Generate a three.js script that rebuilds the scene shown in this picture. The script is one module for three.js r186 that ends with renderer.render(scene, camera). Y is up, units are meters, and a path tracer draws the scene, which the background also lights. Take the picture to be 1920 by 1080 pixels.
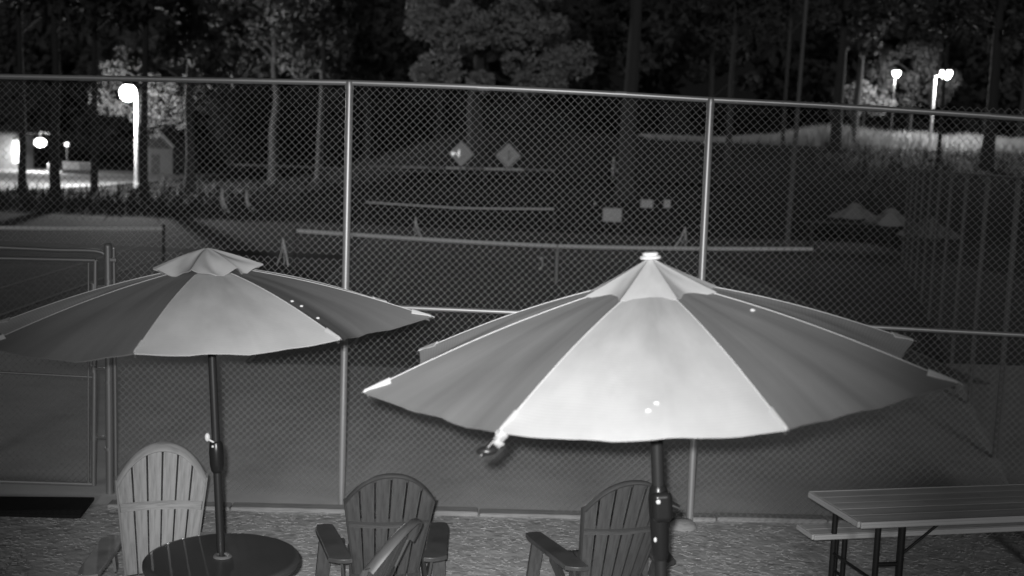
import * as THREE from 'three';
import { RoundedBoxGeometry } from 'three/addons/geometries/RoundedBoxGeometry.js';
import { mergeGeometries } from 'three/addons/utils/BufferGeometryUtils.js';

// ---------- camera, sky, lights, exposure ----------
const scene = new THREE.Scene();
const camera = new THREE.PerspectiveCamera(27.6, 16 / 9, 0.1, 600);
camera.position.set(0, 3.17, 0);
camera.rotation.order = 'YXZ';
camera.rotation.set(-0.1155, -0.0515, 0.039);
camera.focus = 8; camera.userData.fStop = 1.6;
const SKY = 0.0055;
{
  const d = new Float32Array(8 * 4 * 4);
  for (let i = 0; i < 32; i++) { d[i * 4] = d[i * 4 + 1] = d[i * 4 + 2] = SKY; d[i * 4 + 3] = 1; }
  const t = new THREE.DataTexture(d, 8, 4, THREE.RGBAFormat, THREE.FloatType);
  t.mapping = THREE.EquirectangularReflectionMapping; t.magFilter = THREE.LinearFilter; t.needsUpdate = true;
  scene.background = t; scene.environment = t;
}
const fillLight = new THREE.DirectionalLight(new THREE.Color(1, 1, 1), 0.37);  // added fill along the view, lifts what the floodlight cannot reach
fillLight.position.set(-2.06, 9, 40); fillLight.target.position.set(0, 0, 0);
fillLight.castShadow = true; fillLight.shadow.radius = 14;
fillLight.shadow.camera.left = -60; fillLight.shadow.camera.right = 60; fillLight.shadow.camera.top = 60; fillLight.shadow.camera.bottom = -60; fillLight.shadow.camera.far = 250;
fillLight.shadow.mapSize.set(4096, 4096);
scene.add(fillLight, fillLight.target);
const LAMP = [-0.06, 3.26, 0.1];                       // the camera's own infrared floodlight
const flood = new THREE.SpotLight(new THREE.Color(1, 1, 1), 158, 0, 0.4, 0.9, 2);
flood.position.set(LAMP[0], LAMP[1], LAMP[2] - 0.06); flood.target.position.set(0.15, 0.95, -9);
flood.castShadow = true; flood.shadow.radius = 1.5;
scene.add(flood, flood.target);
const renderer = new THREE.WebGLRenderer({ antialias: true });
renderer.setSize(1024, 576);
renderer.toneMapping = THREE.LinearToneMapping; renderer.toneMappingExposure = 1;
renderer.shadowMap.enabled = true;

// ---------- helpers ----------
function rng(seed) { let a = seed >>> 0; return () => { a = (a + 0x6D2B79F5) >>> 0; let t = Math.imul(a ^ a >>> 15, 1 | a); t ^= t + Math.imul(t ^ t >>> 7, 61 | t); return ((t ^ t >>> 14) >>> 0) / 4294967296; }; }
const V = (x, y, z) => new THREE.Vector3(x, y, z);
const used = {};
function numbered(n) { const k = used[n] = (used[n] ?? -1) + 1; return k ? `${n}_${String(k).padStart(3, '0')}` : n; }
function tag(o, label, category, group, kind) {
  if (label) o.userData.label = label;
  if (category) o.userData.category = category;
  if (group) o.userData.group = group;
  if (kind) o.userData.kind = kind;
  return o;
}
function thing(name, label, category, p = [0, 0, 0], turn = 0, group) {
  const o = new THREE.Group(); o.name = numbered(name); scene.add(o);
  o.position.set(...p); o.rotation.y = turn;
  return tag(o, label, category, group);
}
function obj(name, geo, m, parent) {
  const g = Array.isArray(geo) ? merge(geo) : geo;
  const o = new THREE.Mesh(g, m); o.castShadow = o.receiveShadow = true;
  o.name = parent ? name : numbered(name); (parent || scene).add(o);
  return o;
}
function struct(name, geo, m, parent) { const o = obj(name, geo, m, parent); if (!parent) o.userData.kind = 'structure'; return o; }
function copy(o, p, turn, label) {
  const c = o.clone(); c.name = numbered(o.name.replace(/_\d{3}$/, '')); scene.add(c);
  c.userData = { ...o.userData }; c.position.set(...p); c.rotation.y = turn; if (label) c.userData.label = label;
  return c;
}
function merge(list) {
  return mergeGeometries(list.map(g => { const q = g.index ? g.toNonIndexed() : g; for (const k of Object.keys(q.attributes)) if (!['position', 'normal', 'uv'].includes(k)) q.deleteAttribute(k); return q; }));
}
const box = (w, h, d, x = 0, y = 0, z = 0, r = 0) => { const g = r ? new RoundedBoxGeometry(w, h, d, 2, r) : new THREE.BoxGeometry(w, h, d); g.translate(x, y, z); return g; };
function bar(a, b, r0, r1 = r0, n = 12, caps = true) {            // a round bar between two points
  const A = V(...a), B = V(...b), d = B.clone().sub(A), L = d.length();
  const g = new THREE.CylinderGeometry(r1, r0, L, n, 1, !caps);
  g.applyQuaternion(new THREE.Quaternion().setFromUnitVectors(V(0, 1, 0), d.normalize()));
  g.translate((A.x + B.x) / 2, (A.y + B.y) / 2, (A.z + B.z) / 2); return g;
}
const lathe = (pts, n = 40) => new THREE.LatheGeometry(pts.map(p => new THREE.Vector2(p[0], p[1])), n);
const tube = (pts, r, n = 24, k = 8) => new THREE.TubeGeometry(new THREE.CatmullRomCurve3(pts.map(p => V(...p))), n, r, k, false);
function sheet(f, nu, nv, t, su = 1, sv = 1) {                    // a skin of thickness t about the surface f(u, v)
  const P = [], N = [];
  for (let j = 0; j <= nv; j++) for (let i = 0; i <= nu; i++) P.push(V(...f(i / nu, j / nv)));
  const at = (i, j) => P[Math.min(nv, Math.max(0, j)) * (nu + 1) + Math.min(nu, Math.max(0, i))];
  for (let j = 0; j <= nv; j++) for (let i = 0; i <= nu; i++) {
    const a = at(i + 1, j).clone().sub(at(i - 1, j)), b = at(i, j + 1).clone().sub(at(i, j - 1));
    const n = a.cross(b); N.push(n.lengthSq() > 1e-16 ? n.normalize() : V(0, 1, 0));
  }
  const pos = [], nor = [], uv = [], idx = [], W = nu + 1, half = W * (nv + 1);
  for (const s of [0.5, -0.5]) for (let q = 0; q < half; q++) {
    pos.push(P[q].x + N[q].x * t * s, P[q].y + N[q].y * t * s, P[q].z + N[q].z * t * s);
    nor.push(N[q].x * s * 2, N[q].y * s * 2, N[q].z * s * 2); uv.push((q % W) / nu * su, Math.floor(q / W) / nv * sv);
  }
  for (let j = 0; j < nv; j++) for (let i = 0; i < nu; i++) {
    const a = j * W + i, b = a + 1, c = a + W, d = c + 1;
    idx.push(a, b, d, a, d, c, half + a, half + d, half + b, half + a, half + c, half + d);
  }
  const rim = (a, b) => {                                        // side wall with its own vertices
    const A = V(pos[a * 3], pos[a * 3 + 1], pos[a * 3 + 2]), B = V(pos[b * 3], pos[b * 3 + 1], pos[b * 3 + 2]);
    const C = V(pos[(half + a) * 3], pos[(half + a) * 3 + 1], pos[(half + a) * 3 + 2]), D = V(pos[(half + b) * 3], pos[(half + b) * 3 + 1], pos[(half + b) * 3 + 2]);
    const n = C.clone().sub(A).cross(B.clone().sub(A)); if (n.lengthSq() < 1e-18) return; n.normalize();
    const o = pos.length / 3;
    for (const p of [A, B, C, D]) { pos.push(p.x, p.y, p.z); nor.push(n.x, n.y, n.z); uv.push(0, 0); }
    idx.push(o, o + 2, o + 1, o + 1, o + 2, o + 3);
  };
  for (let i = 0; i < nu; i++) { rim(i, i + 1); rim(nv * W + i + 1, nv * W + i); }
  for (let j = 0; j < nv; j++) { rim((j + 1) * W, j * W); rim(j * W + nu, (j + 1) * W + nu); }
  const g = new THREE.BufferGeometry();
  g.setAttribute('position', new THREE.Float32BufferAttribute(pos, 3)); g.setAttribute('normal', new THREE.Float32BufferAttribute(nor, 3));
  g.setAttribute('uv', new THREE.Float32BufferAttribute(uv, 2)); g.setIndex(idx); return g;
}
// tileable value noise
function noiseField(n, seed, octaves, start = 4) {
  const out = new Float32Array(n * n); let amp = 1, tot = 0;
  for (let o = 0, c = start; o < octaves; o++, c *= 2, amp *= 0.55) {
    const r = rng(seed + o * 77), g = Float32Array.from({ length: c * c }, r); tot += amp;
    for (let y = 0; y < n; y++) for (let x = 0; x < n; x++) {
      const fx = x / n * c, fy = y / n * c, x0 = Math.floor(fx), y0 = Math.floor(fy);
      let tx = fx - x0, ty = fy - y0; tx = tx * tx * (3 - 2 * tx); ty = ty * ty * (3 - 2 * ty);
      const a = g[(y0 % c) * c + x0 % c], b = g[(y0 % c) * c + (x0 + 1) % c], p = g[((y0 + 1) % c) * c + x0 % c], q = g[((y0 + 1) % c) * c + (x0 + 1) % c];
      out[y * n + x] += amp * ((a + (b - a) * tx) * (1 - ty) + (p + (q - p) * tx) * ty);
    }
  }
  for (let i = 0; i < out.length; i++) out[i] /= tot;
  return out;
}
function tex(n, fn, srgb = false, rep = [1, 1]) {
  const d = new Uint8Array(n * n * 4);
  for (let y = 0; y < n; y++) for (let x = 0; x < n; x++) { const v = Math.max(0, Math.min(255, fn(x, y) * 255)), i = (y * n + x) * 4; d[i] = d[i + 1] = d[i + 2] = v; d[i + 3] = 255; }
  const t = new THREE.DataTexture(d, n, n); t.wrapS = t.wrapT = THREE.RepeatWrapping; t.magFilter = THREE.LinearFilter; t.minFilter = THREE.LinearMipmapLinearFilter; t.generateMipmaps = true;
  if (srgb) t.colorSpace = THREE.SRGBColorSpace; t.repeat.set(...rep); t.needsUpdate = true; return t;
}
const M = (a, rough = 0.8, o = {}) => new THREE.MeshStandardMaterial({ color: new THREE.Color().setRGB(a, a, a), roughness: rough, ...o });
const nA = noiseField(256, 5, 6), nB = noiseField(512, 19, 7, 8), nC = noiseField(256, 41, 5, 16);
const lin = v => Math.pow(v, 1 / 2.2);
const fabricMap = tex(512, (x, y) => { const w = 0.93 + 0.05 * Math.sin(y * 0.9 + nB[y * 512 + x] * 5), s = nA[((y >> 4) & 255) * 256 + ((x >> 1) & 255)], b = nB[y * 512 + x]; return lin(Math.max(0.3, w * (0.74 + 0.3 * s + 0.26 * (b - 0.4)))); }, true);
const streakMap = tex(512, (x, y) => { const s = nA[((y >> 3) & 255) * 256 + ((x * 2) & 255)], b = nB[y * 512 + x]; return lin(0.72 + 0.3 * s * (0.6 + 0.7 * b)); }, true);
const fabricBump = tex(256, (x, y) => 0.5 + 0.2 * Math.sin(x * 1.57) * Math.sin(y * 1.57) + 0.4 * (nA[y * 256 + x] - 0.5));
const speck = tex(512, (x, y) => lin(0.55 + 0.8 * (nB[y * 512 + x] - 0.05)), true);
const soft = tex(512, (x, y) => lin(0.82 + 0.32 * (nB[y * 512 + x] - 0.05)), true);
const fineBump = tex(256, (x, y) => nC[y * 256 + x]);
const woodMap = tex(512, (x, y) => { const g = nA[(y & 255) * 256 + ((x >> 4) & 255)], k = nB[y * 512 + x]; return lin(0.55 + 0.5 * g + 0.25 * (k - 0.5)); }, true);
const barkBump = tex(256, (x, y) => nA[((y >> 3) & 255) * 256 + x]);
const matt = {
  canopyWhite: M(0.63, 0.9, { map: fabricMap, bumpMap: fabricBump, bumpScale: 0.0006 }),
  canopyDark: M(0.3, 0.9, { map: streakMap, bumpMap: fabricBump, bumpScale: 0.0006 }),
  canopyGrey: M(0.55, 0.9, { map: fabricMap }), canopyDark2: M(0.24, 0.9, { map: streakMap, bumpMap: fabricBump, bumpScale: 0.0006 }),
  whiteTrim: M(0.85, 0.8), poleDark: M(0.028, 0.42), clutch: M(0.02, 0.3), knob: M(0.85, 0.25), ribMetal: M(0.1, 0.5, { metalness: 0.4 }),
  galv: M(0.62, 0.42, { metalness: 0.55, bumpMap: fineBump, bumpScale: 0.0002 }), wire: M(0.42, 0.5, { metalness: 0.25 }), wireDark: M(0.05, 0.7), gateMetal: M(0.34, 0.45, { metalness: 0.5 }), gateWire: M(0.22, 0.6),
  chairLight: M(0.42, 0.55, { map: speck, bumpMap: fineBump, bumpScale: 0.0002 }), chairDark: M(0.13, 0.45, { map: speck, bumpMap: fineBump, bumpScale: 0.0002 }),
  tableTop: M(0.1, 0.3, { map: woodMap }), steel: M(0.02, 0.5), plank: M(0.93, 0.75, { map: woodMap, bumpMap: woodMap, bumpScale: 0.0006 }), plankEdge: M(0.85, 0.7, { map: woodMap }),
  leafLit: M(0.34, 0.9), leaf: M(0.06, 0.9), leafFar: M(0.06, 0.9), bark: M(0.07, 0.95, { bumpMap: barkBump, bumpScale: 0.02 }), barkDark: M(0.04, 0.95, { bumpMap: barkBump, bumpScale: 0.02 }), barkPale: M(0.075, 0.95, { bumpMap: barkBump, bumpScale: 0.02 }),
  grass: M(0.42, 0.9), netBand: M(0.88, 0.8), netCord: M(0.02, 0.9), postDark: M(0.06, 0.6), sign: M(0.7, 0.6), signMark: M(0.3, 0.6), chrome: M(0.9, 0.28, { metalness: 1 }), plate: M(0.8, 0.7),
  wall: M(0.3, 0.9), roof: M(0.12, 0.9), paleWall: M(0.6, 0.8), concrete: M(0.5, 0.9, { map: speck, bumpMap: fineBump, bumpScale: 0.002 }), flatBlack: M(0.012, 0.95), petal: M(0.9, 0.4),
  lampPole: M(0.6, 0.5), standWire: M(0.95, 0.4, { metalness: 0.3 }),
};
const glow = (v) => M(0.9, 0.5, { emissive: new THREE.Color(1, 1, 1), emissiveIntensity: v });
function pointLight(x, y, z, I, r = 4) { const l = new THREE.PointLight(new THREE.Color(1, 1, 1), I, 0, 2); l.position.set(x, y, z); l.castShadow = true; l.shadow.radius = r; scene.add(l); return l; }

// ---------- terrain, courts ----------
const sm = (a, b, x) => { const t = Math.max(0, Math.min(1, (x - a) / (b - a))); return t * t * (3 - 2 * t); };
const groundY = (x, z) => sm(-15, 3, x) * (Math.max(0, -z - 50) - Math.max(0, -z - 88)) * 0.126;
{
  const nx = 90, nz = 90, g = new THREE.PlaneGeometry(1, 1, nx, nz), p = g.attributes.position, uv = g.attributes.uv;
  for (let i = 0; i < p.count; i++) {
    const x = p.getX(i) * 360, t = 0.5 - p.getY(i), z = 30 - 330 * t;
    p.setXYZ(i, x, groundY(x, z) - 0.02 + (z < -49 ? 0.25 * (nA[(Math.abs(Math.round(x * 3)) & 255) * 256 + (Math.abs(Math.round(z * 3)) & 255)] - 0.5) : 0), z); uv.setXY(i, x / 3, z / 3);
  }
  g.computeVertexNormals();
  struct('ground', g, M(0.02, 1, { map: speck, bumpMap: fineBump, bumpScale: 0.03 }));
}
function slab(name, pts, y, m, s = 1) {                            // a flat sheet with uv in metres
  const sh = new THREE.Shape(pts.map(p => new THREE.Vector2(p[0], -p[1]))), g = new THREE.ShapeGeometry(sh);
  g.rotateX(-Math.PI / 2); g.translate(0, y, 0);
  const p = g.attributes.position, uv = g.attributes.uv; for (let i = 0; i < p.count; i++) uv.setXY(i, p.getX(i) / s, p.getZ(i) / s);
  return struct(name, g, m);
}
const rect = (x0, x1, z0, z1) => [[x0, z0], [x1, z0], [x1, z1], [x0, z1]];
slab('wood_chip_ground', rect(-30, 30, 6, -10.02), 0.004, M(0.78, 1, { map: speck, bumpMap: fineBump, bumpScale: 0.012 }), 0.9);
slab('court_surround_dim', rect(-24, 17, -18.6, -47.5), 0, M(0.13, 0.85, { map: speck }), 2.2);  // far surround coloured darker for the lamp fading with distance
slab('court_surround_lit', rect(-24, 17, -10.0, -18.6), 0, M(0.9, 0.85, { map: soft, bumpMap: fineBump, bumpScale: 0.001 }), 2.2);  // same surround close by, the lamp's brightness put into a paler colour
const NX = 2.563, NZ = -28.76;
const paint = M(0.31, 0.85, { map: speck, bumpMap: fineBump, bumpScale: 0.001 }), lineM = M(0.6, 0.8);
function court(cx, paint) {
  const c = slab('playing_area', rect(cx - 5.52, cx + 5.52, NZ + 11.93, NZ - 11.93), 0.004, paint, 2);
  const ln = (w, d, x, z) => struct('painted_line', (() => { const g = new THREE.PlaneGeometry(w, d); g.rotateX(-Math.PI / 2); g.translate(x, 0.008, z); return g; })(), lineM, c);
  for (const s of [-1, 1]) { ln(0.05, 23.78, cx + s * 5.46, NZ); ln(0.05, 23.68, cx + s * 4.09, NZ); ln(10.87, 0.06, cx, NZ + s * 11.86); ln(8.13, 0.05, cx, NZ + s * 6.4); }
  ln(0.05, 12.7, cx, NZ);
}
court(NX, paint); court(NX - 15.85, M(0.16, 0.85, { map: speck, bumpMap: fineBump, bumpScale: 0.001 }));  // left court darker: lamp fall-off painted into its colour
// concrete strip under the fence and the footing of a post
{
  const strip = (x0, x1) => { const g = new RoundedBoxGeometry(x1 - x0 - 0.012, 0.07, 0.15, 2, 0.015); g.translate((x0 + x1) / 2, 0.012, -10.0); return g; };
  const k = new THREE.Group(); k.name = numbered('kerb'); scene.add(k); k.userData.kind = 'structure';
  const xs = [-2.9, -1.85, -0.8, 0.3, 1.3, 2.4, 3.4, 4.4, 5.4];
  for (let i = 0; i < 8; i++) { const o = obj('concrete_block', strip(xs[i], xs[i + 1]), matt.concrete, k); o.position.set(0, (i % 3) * 0.004 - 0.012, (i % 2) * 0.008 - (i > 4 ? 0.02 : 0)); }
}
// loose wood chips, thickest where the frame sees the ground
{
  const r = rng(11), g = new THREE.BoxGeometry(0.05, 0.003, 0.022), m = M(0.66, 0.95), n = 8000;
  const im = new THREE.InstancedMesh(g, m, n), q = new THREE.Object3D(), c = new THREE.Color();
  for (let i = 0; i < n; i++) {
    q.position.set(-5 + r() * 11, 0.006 + r() * 0.003, -6.6 - r() * 3.32); q.rotation.set((r() - 0.5) * 0.2, r() * 7, (r() - 0.5) * 0.2); const s = 0.3 + r() * 0.75; q.scale.set(s, 1, s * (0.6 + r())); q.updateMatrix();
    im.setMatrixAt(i, q.matrix); const v = 0.85 + r() * r() * 0.3; im.setColorAt(i, c.setRGB(v, v, v));
  }
  im.name = numbered('wood_chips'); im.castShadow = im.receiveShadow = true; scene.add(im); tag(im, 'scattered wood chips covering the ground in front of the fence', 'wood chips', null, 'stuff');
}
slab('car_park', [[-62, -57], [-29, -59], [-24, -66], [-22.5, -78], [-21, -112], [-62, -112]], 0.012, M(0.42, 0.9, { map: speck }), 3);
slab('road', [[-12, -63.2], [16, -63.2], [16, -67.5], [-12, -67.5]], 1.9, M(0.05, 0.9, { map: speck }), 3).rotation.x = 0;

// ---------- chain link fence ----------
function chainLink(w, h, x0 = 0, y0 = 0, r = 0.0021, cell = 0.064, sides = 4) {   // woven zigzag wires, in the plane z = 0
  const pos = [], nor = [], uv = [], idx = [], d = cell / 2, nx = Math.round(w / d), ny = Math.round(h / d), rnd = rng(3 + nx);
  for (let k = 0; k < nx; k++) {
    const o = pos.length / 3;
    for (let j = 0; j <= ny; j++) {
      const right = (j + k) % 2, x = x0 + (k + right) * d + (right ? 0.0006 : -0.0006) + (rnd() - 0.5) * 0.0016, y = y0 + j * d, z = (right ? r : -r) + 0.006 * Math.sin(x * 3.1 + y * 2.3);
      for (let s = 0; s < sides; s++) { const a = s / sides * 2 * Math.PI + 0.4; pos.push(x + Math.cos(a) * r * 1.2, y, z + Math.sin(a) * r); nor.push(Math.cos(a), 0, Math.sin(a)); uv.push(0, 0); }
    }
    for (let j = 0; j < ny; j++) for (let s = 0; s < sides; s++) { const a = o + j * sides + s, b = o + j * sides + (s + 1) % sides, c = a + sides, e = b + sides; idx.push(a, c, b, b, c, e); }
  }
  const g = new THREE.BufferGeometry(); g.setAttribute('position', new THREE.Float32BufferAttribute(pos, 3)); g.setAttribute('normal', new THREE.Float32BufferAttribute(nor, 3)); g.setAttribute('uv', new THREE.Float32BufferAttribute(uv, 2)); g.setIndex(idx); return g;
}
const cap = (x, y, z, r) => { const g = new THREE.SphereGeometry(r, 16, 8, 0, Math.PI * 2, 0, Math.PI / 2); g.translate(x, y, z); return g; };
const FP = [[-4.55, -10.48, 3.63, -10.45], [-0.92, -10.2, 3.70, -10.15], [2.135, -9.83, 3.665, -9.8], [5.06, -9.5, 3.59, -9.49]];   // x, z, top, z at top
{
  const f = thing('chain_link_fence', 'tall galvanised chain link fence running between the umbrellas and the tennis court', 'fence');
  const topOf = i => [i === 2 ? 2.101 : i === 1 ? -0.925 : FP[i][0], FP[i][2], FP[i][3]];
  FP.forEach((p, i) => {
    const t = topOf(i), post = obj('post', bar([p[0], -0.1, p[1]], [t[0], t[1] - 0.02, t[2]], 0.032, 0.032, 16), matt.galv, f);
    obj('post_cap', [lathe([[0, 0.03], [0.02, 0.026], [0.036, 0.008], [0.036, -0.05], [0.033, -0.05]], 16).translate(t[0], t[1] - 0.005, t[2])], matt.galv, post);
    const c = new THREE.Group; for (const y of [0.35, 1.0, 1.83, 2.6, 3.3]) obj('tie_band', bar([p[0] + (t[0] - p[0]) * y / 3.6, y, p[1]], [p[0] + (t[0] - p[0]) * y / 3.6, y + 0.022, p[1]], 0.0345, 0.0345, 14), matt.galv, post);
  });
  for (let i = 0; i < 3; i++) {
    const a = topOf(i), b = topOf(i + 1), dip = [0.0, 0.012, 0.01][i], n = 3;
    obj('top_rail', tube([a, [(a[0] * 2 + b[0]) / 3, (a[1] * 2 + b[1]) / 3 + dip, (a[2] * 2 + b[2]) / 3], [(a[0] + b[0] * 2) / 3, (a[1] + b[1] * 2) / 3 + dip, (a[2] + b[2] * 2) / 3], b], 0.024, 24, 12), matt.galv, f);
    const x0 = i === 0 ? -3.0 : FP[i][0], z0 = i === 0 ? -10.36 : FP[i][1];
    obj('middle_rail', bar([x0, i < 2 ? 1.79 : 1.83, z0 + 0.03], [FP[i + 1][0], i === 0 ? 1.79 : 1.81, FP[i + 1][1] + 0.03], 0.02, 0.02, 12), matt.galv, f);
    // couplings where the rail lengths are sleeved together
    for (const t of [0.36, 0.74]) obj('rail_sleeve', bar([a[0] + (b[0] - a[0]) * t, a[1] + (b[1] - a[1]) * t + dip * 0.9, a[2] + (b[2] - a[2]) * t], [a[0] + (b[0] - a[0]) * (t + 0.03), a[1] + (b[1] - a[1]) * (t + 0.03) + dip * 0.9, a[2] + (b[2] - a[2]) * (t + 0.03)], 0.0262, 0.0262, 12), matt.galv, f);
    const w = Math.hypot(FP[i + 1][0] - FP[i][0], FP[i + 1][1] - FP[i][1]), ang = -Math.atan2(FP[i + 1][1] - FP[i][1], FP[i + 1][0] - FP[i][0]);
    const parts = i === 0 ? [chainLink(w, 1.45, 0, 2.22), chainLink(2.07, 2.15, w - 2.07, 0.04)] : [chainLink(w, 3.65, 0, 0.04)];
    const m = obj('chain_link_mesh', merge(parts), matt.wire, f); m.position.set(FP[i][0], 0, FP[i][1] - 0.045); m.rotation.y = ang;
  }
  obj('corner_brace', bar([5.06, 1.8, -9.5], [4.7, 1.81, -9.54], 0.02), matt.galv, f);
}
const foot = obj('post_footing', [lathe([[0, 0.07], [0.07, 0.065], [0.11, 0.03], [0.13, -0.03]], 18).scale(1, 1, 0.9)], matt.concrete); foot.position.set(2.06, 0.01, -9.74);
tag(foot, 'rough concrete footing at the base of the right fence post', 'footing');
{
  const g = thing('fence_gate', 'galvanised chain link gate in the fence at the left edge', 'gate');
  const zg = -10.39, z2 = -10.35;
  const gp = obj('gate_post', bar([-2.99, -0.05, z2], [-3.005, 2.21, z2], 0.034, 0.034, 16), matt.gateMetal, g); obj('post_cap', [cap(-3.005, 2.21, z2, 0.038)], matt.gateMetal, gp);
  for (const y of [0.4, 1.0, 1.45, 1.9]) obj('tie_band', bar([-3.0, y, z2], [-3.0, y + 0.025, z2], 0.037, 0.037, 14), matt.gateMetal, gp);
  obj('gate_header', tube([[-3.0, 2.08, zg], [-3.03, 2.13, zg], [-3.08, 2.16, zg], [-3.5, 2.165, zg], [-4.5, 2.175, zg]], 0.021, 30, 10), matt.gateMetal, g);
  const rod = obj('drop_rod', bar([-2.935, 0.0, z2], [-2.955, 2.2, z2], 0.014), matt.gateMetal, g); obj('rod_clamp', box(0.06, 0.035, 0.035, -2.955, 2.1, z2 + 0.015, 0.008), matt.gateMetal, rod);
  const fr = obj('gate_frame', [bar([-3.145, 0.06, zg], [-3.125, 2.085, zg], 0.022, 0.022, 14), bar([-3.125, 2.085, zg], [-4.42, 2.07, zg], 0.02), bar([-3.148, 0.07, zg], [-4.42, 0.08, zg], 0.02)], matt.gateMetal, g);
  obj('cross_rail', bar([-3.15, 1.045, zg], [-4.4, 1.075, zg], 0.012), matt.gateMetal, g);
  obj('tension_bar', bar([-3.19, 0.08, zg + 0.01], [-3.182, 2.06, zg + 0.01], 0.009), matt.gateMetal, g);
  for (const y of [0.5, 1.12, 1.85]) obj('hinge', [bar([-3.14, y, zg], [-3.0, y + 0.01, z2], 0.012), bar([-3.14, y - 0.03, zg], [-3.14, y + 0.03, zg], 0.027)], matt.gateMetal, g);
  const m = obj('chain_link_mesh', chainLink(1.24, 1.97, 0, 0.09), matt.gateWire, g); m.position.set(-4.42, 0, zg + 0.006);
}
const mat = obj('dark_pad', (() => { const s = new THREE.Shape([[-4.6, 10.02], [-3.06, 10.1], [-3.02, 9.6], [-4.6, 9.62]].map(p => new THREE.Vector2(p[0], -p[1]))); const g = new THREE.ExtrudeGeometry(s, { depth: 0.02, bevelEnabled: true, bevelSize: 0.006, bevelThickness: 0.006, bevelSegments: 2 }); g.rotateX(Math.PI / 2); g.scale(1, 1, 1); return g; })(), matt.flatBlack);
mat.position.y = 0.034; tag(mat, 'black pad lying on the ground before the gate', 'mat');  // thin black pad in front of the gate
// slanting side fence on the right, coloured dark
{
  const f = thing('side_fence', 'dark chain link fence receding along the right side of the court', 'fence');
  const n = 10, A = [5.06, -9.5], B = [15.2, -38.9], d = [(B[0] - A[0]) / n, (B[1] - A[1]) / n], L = Math.hypot(...d), ang = -Math.atan2(d[1], d[0]), g = chainLink(L, 3.02, 0, 0.05, 0.0011, 0.09, 3);
  for (let i = 0; i < n; i++) {
    const x = A[0] + d[0] * i, z = A[1] + d[1] * i;
    const m = obj('chain_link_mesh', g, matt.wireDark, f); m.position.set(x, 0, z); m.rotation.y = ang;
    obj('post', bar([x + d[0], -0.1, z + d[1]], [x + d[0], 3.13, z + d[1]], 0.03), M(0.2, 0.6), f);
    obj('top_rail', bar([x, 3.1, z], [x + d[0], 3.1, z + d[1]], 0.02), matt.postDark, f);
  }
}

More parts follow.
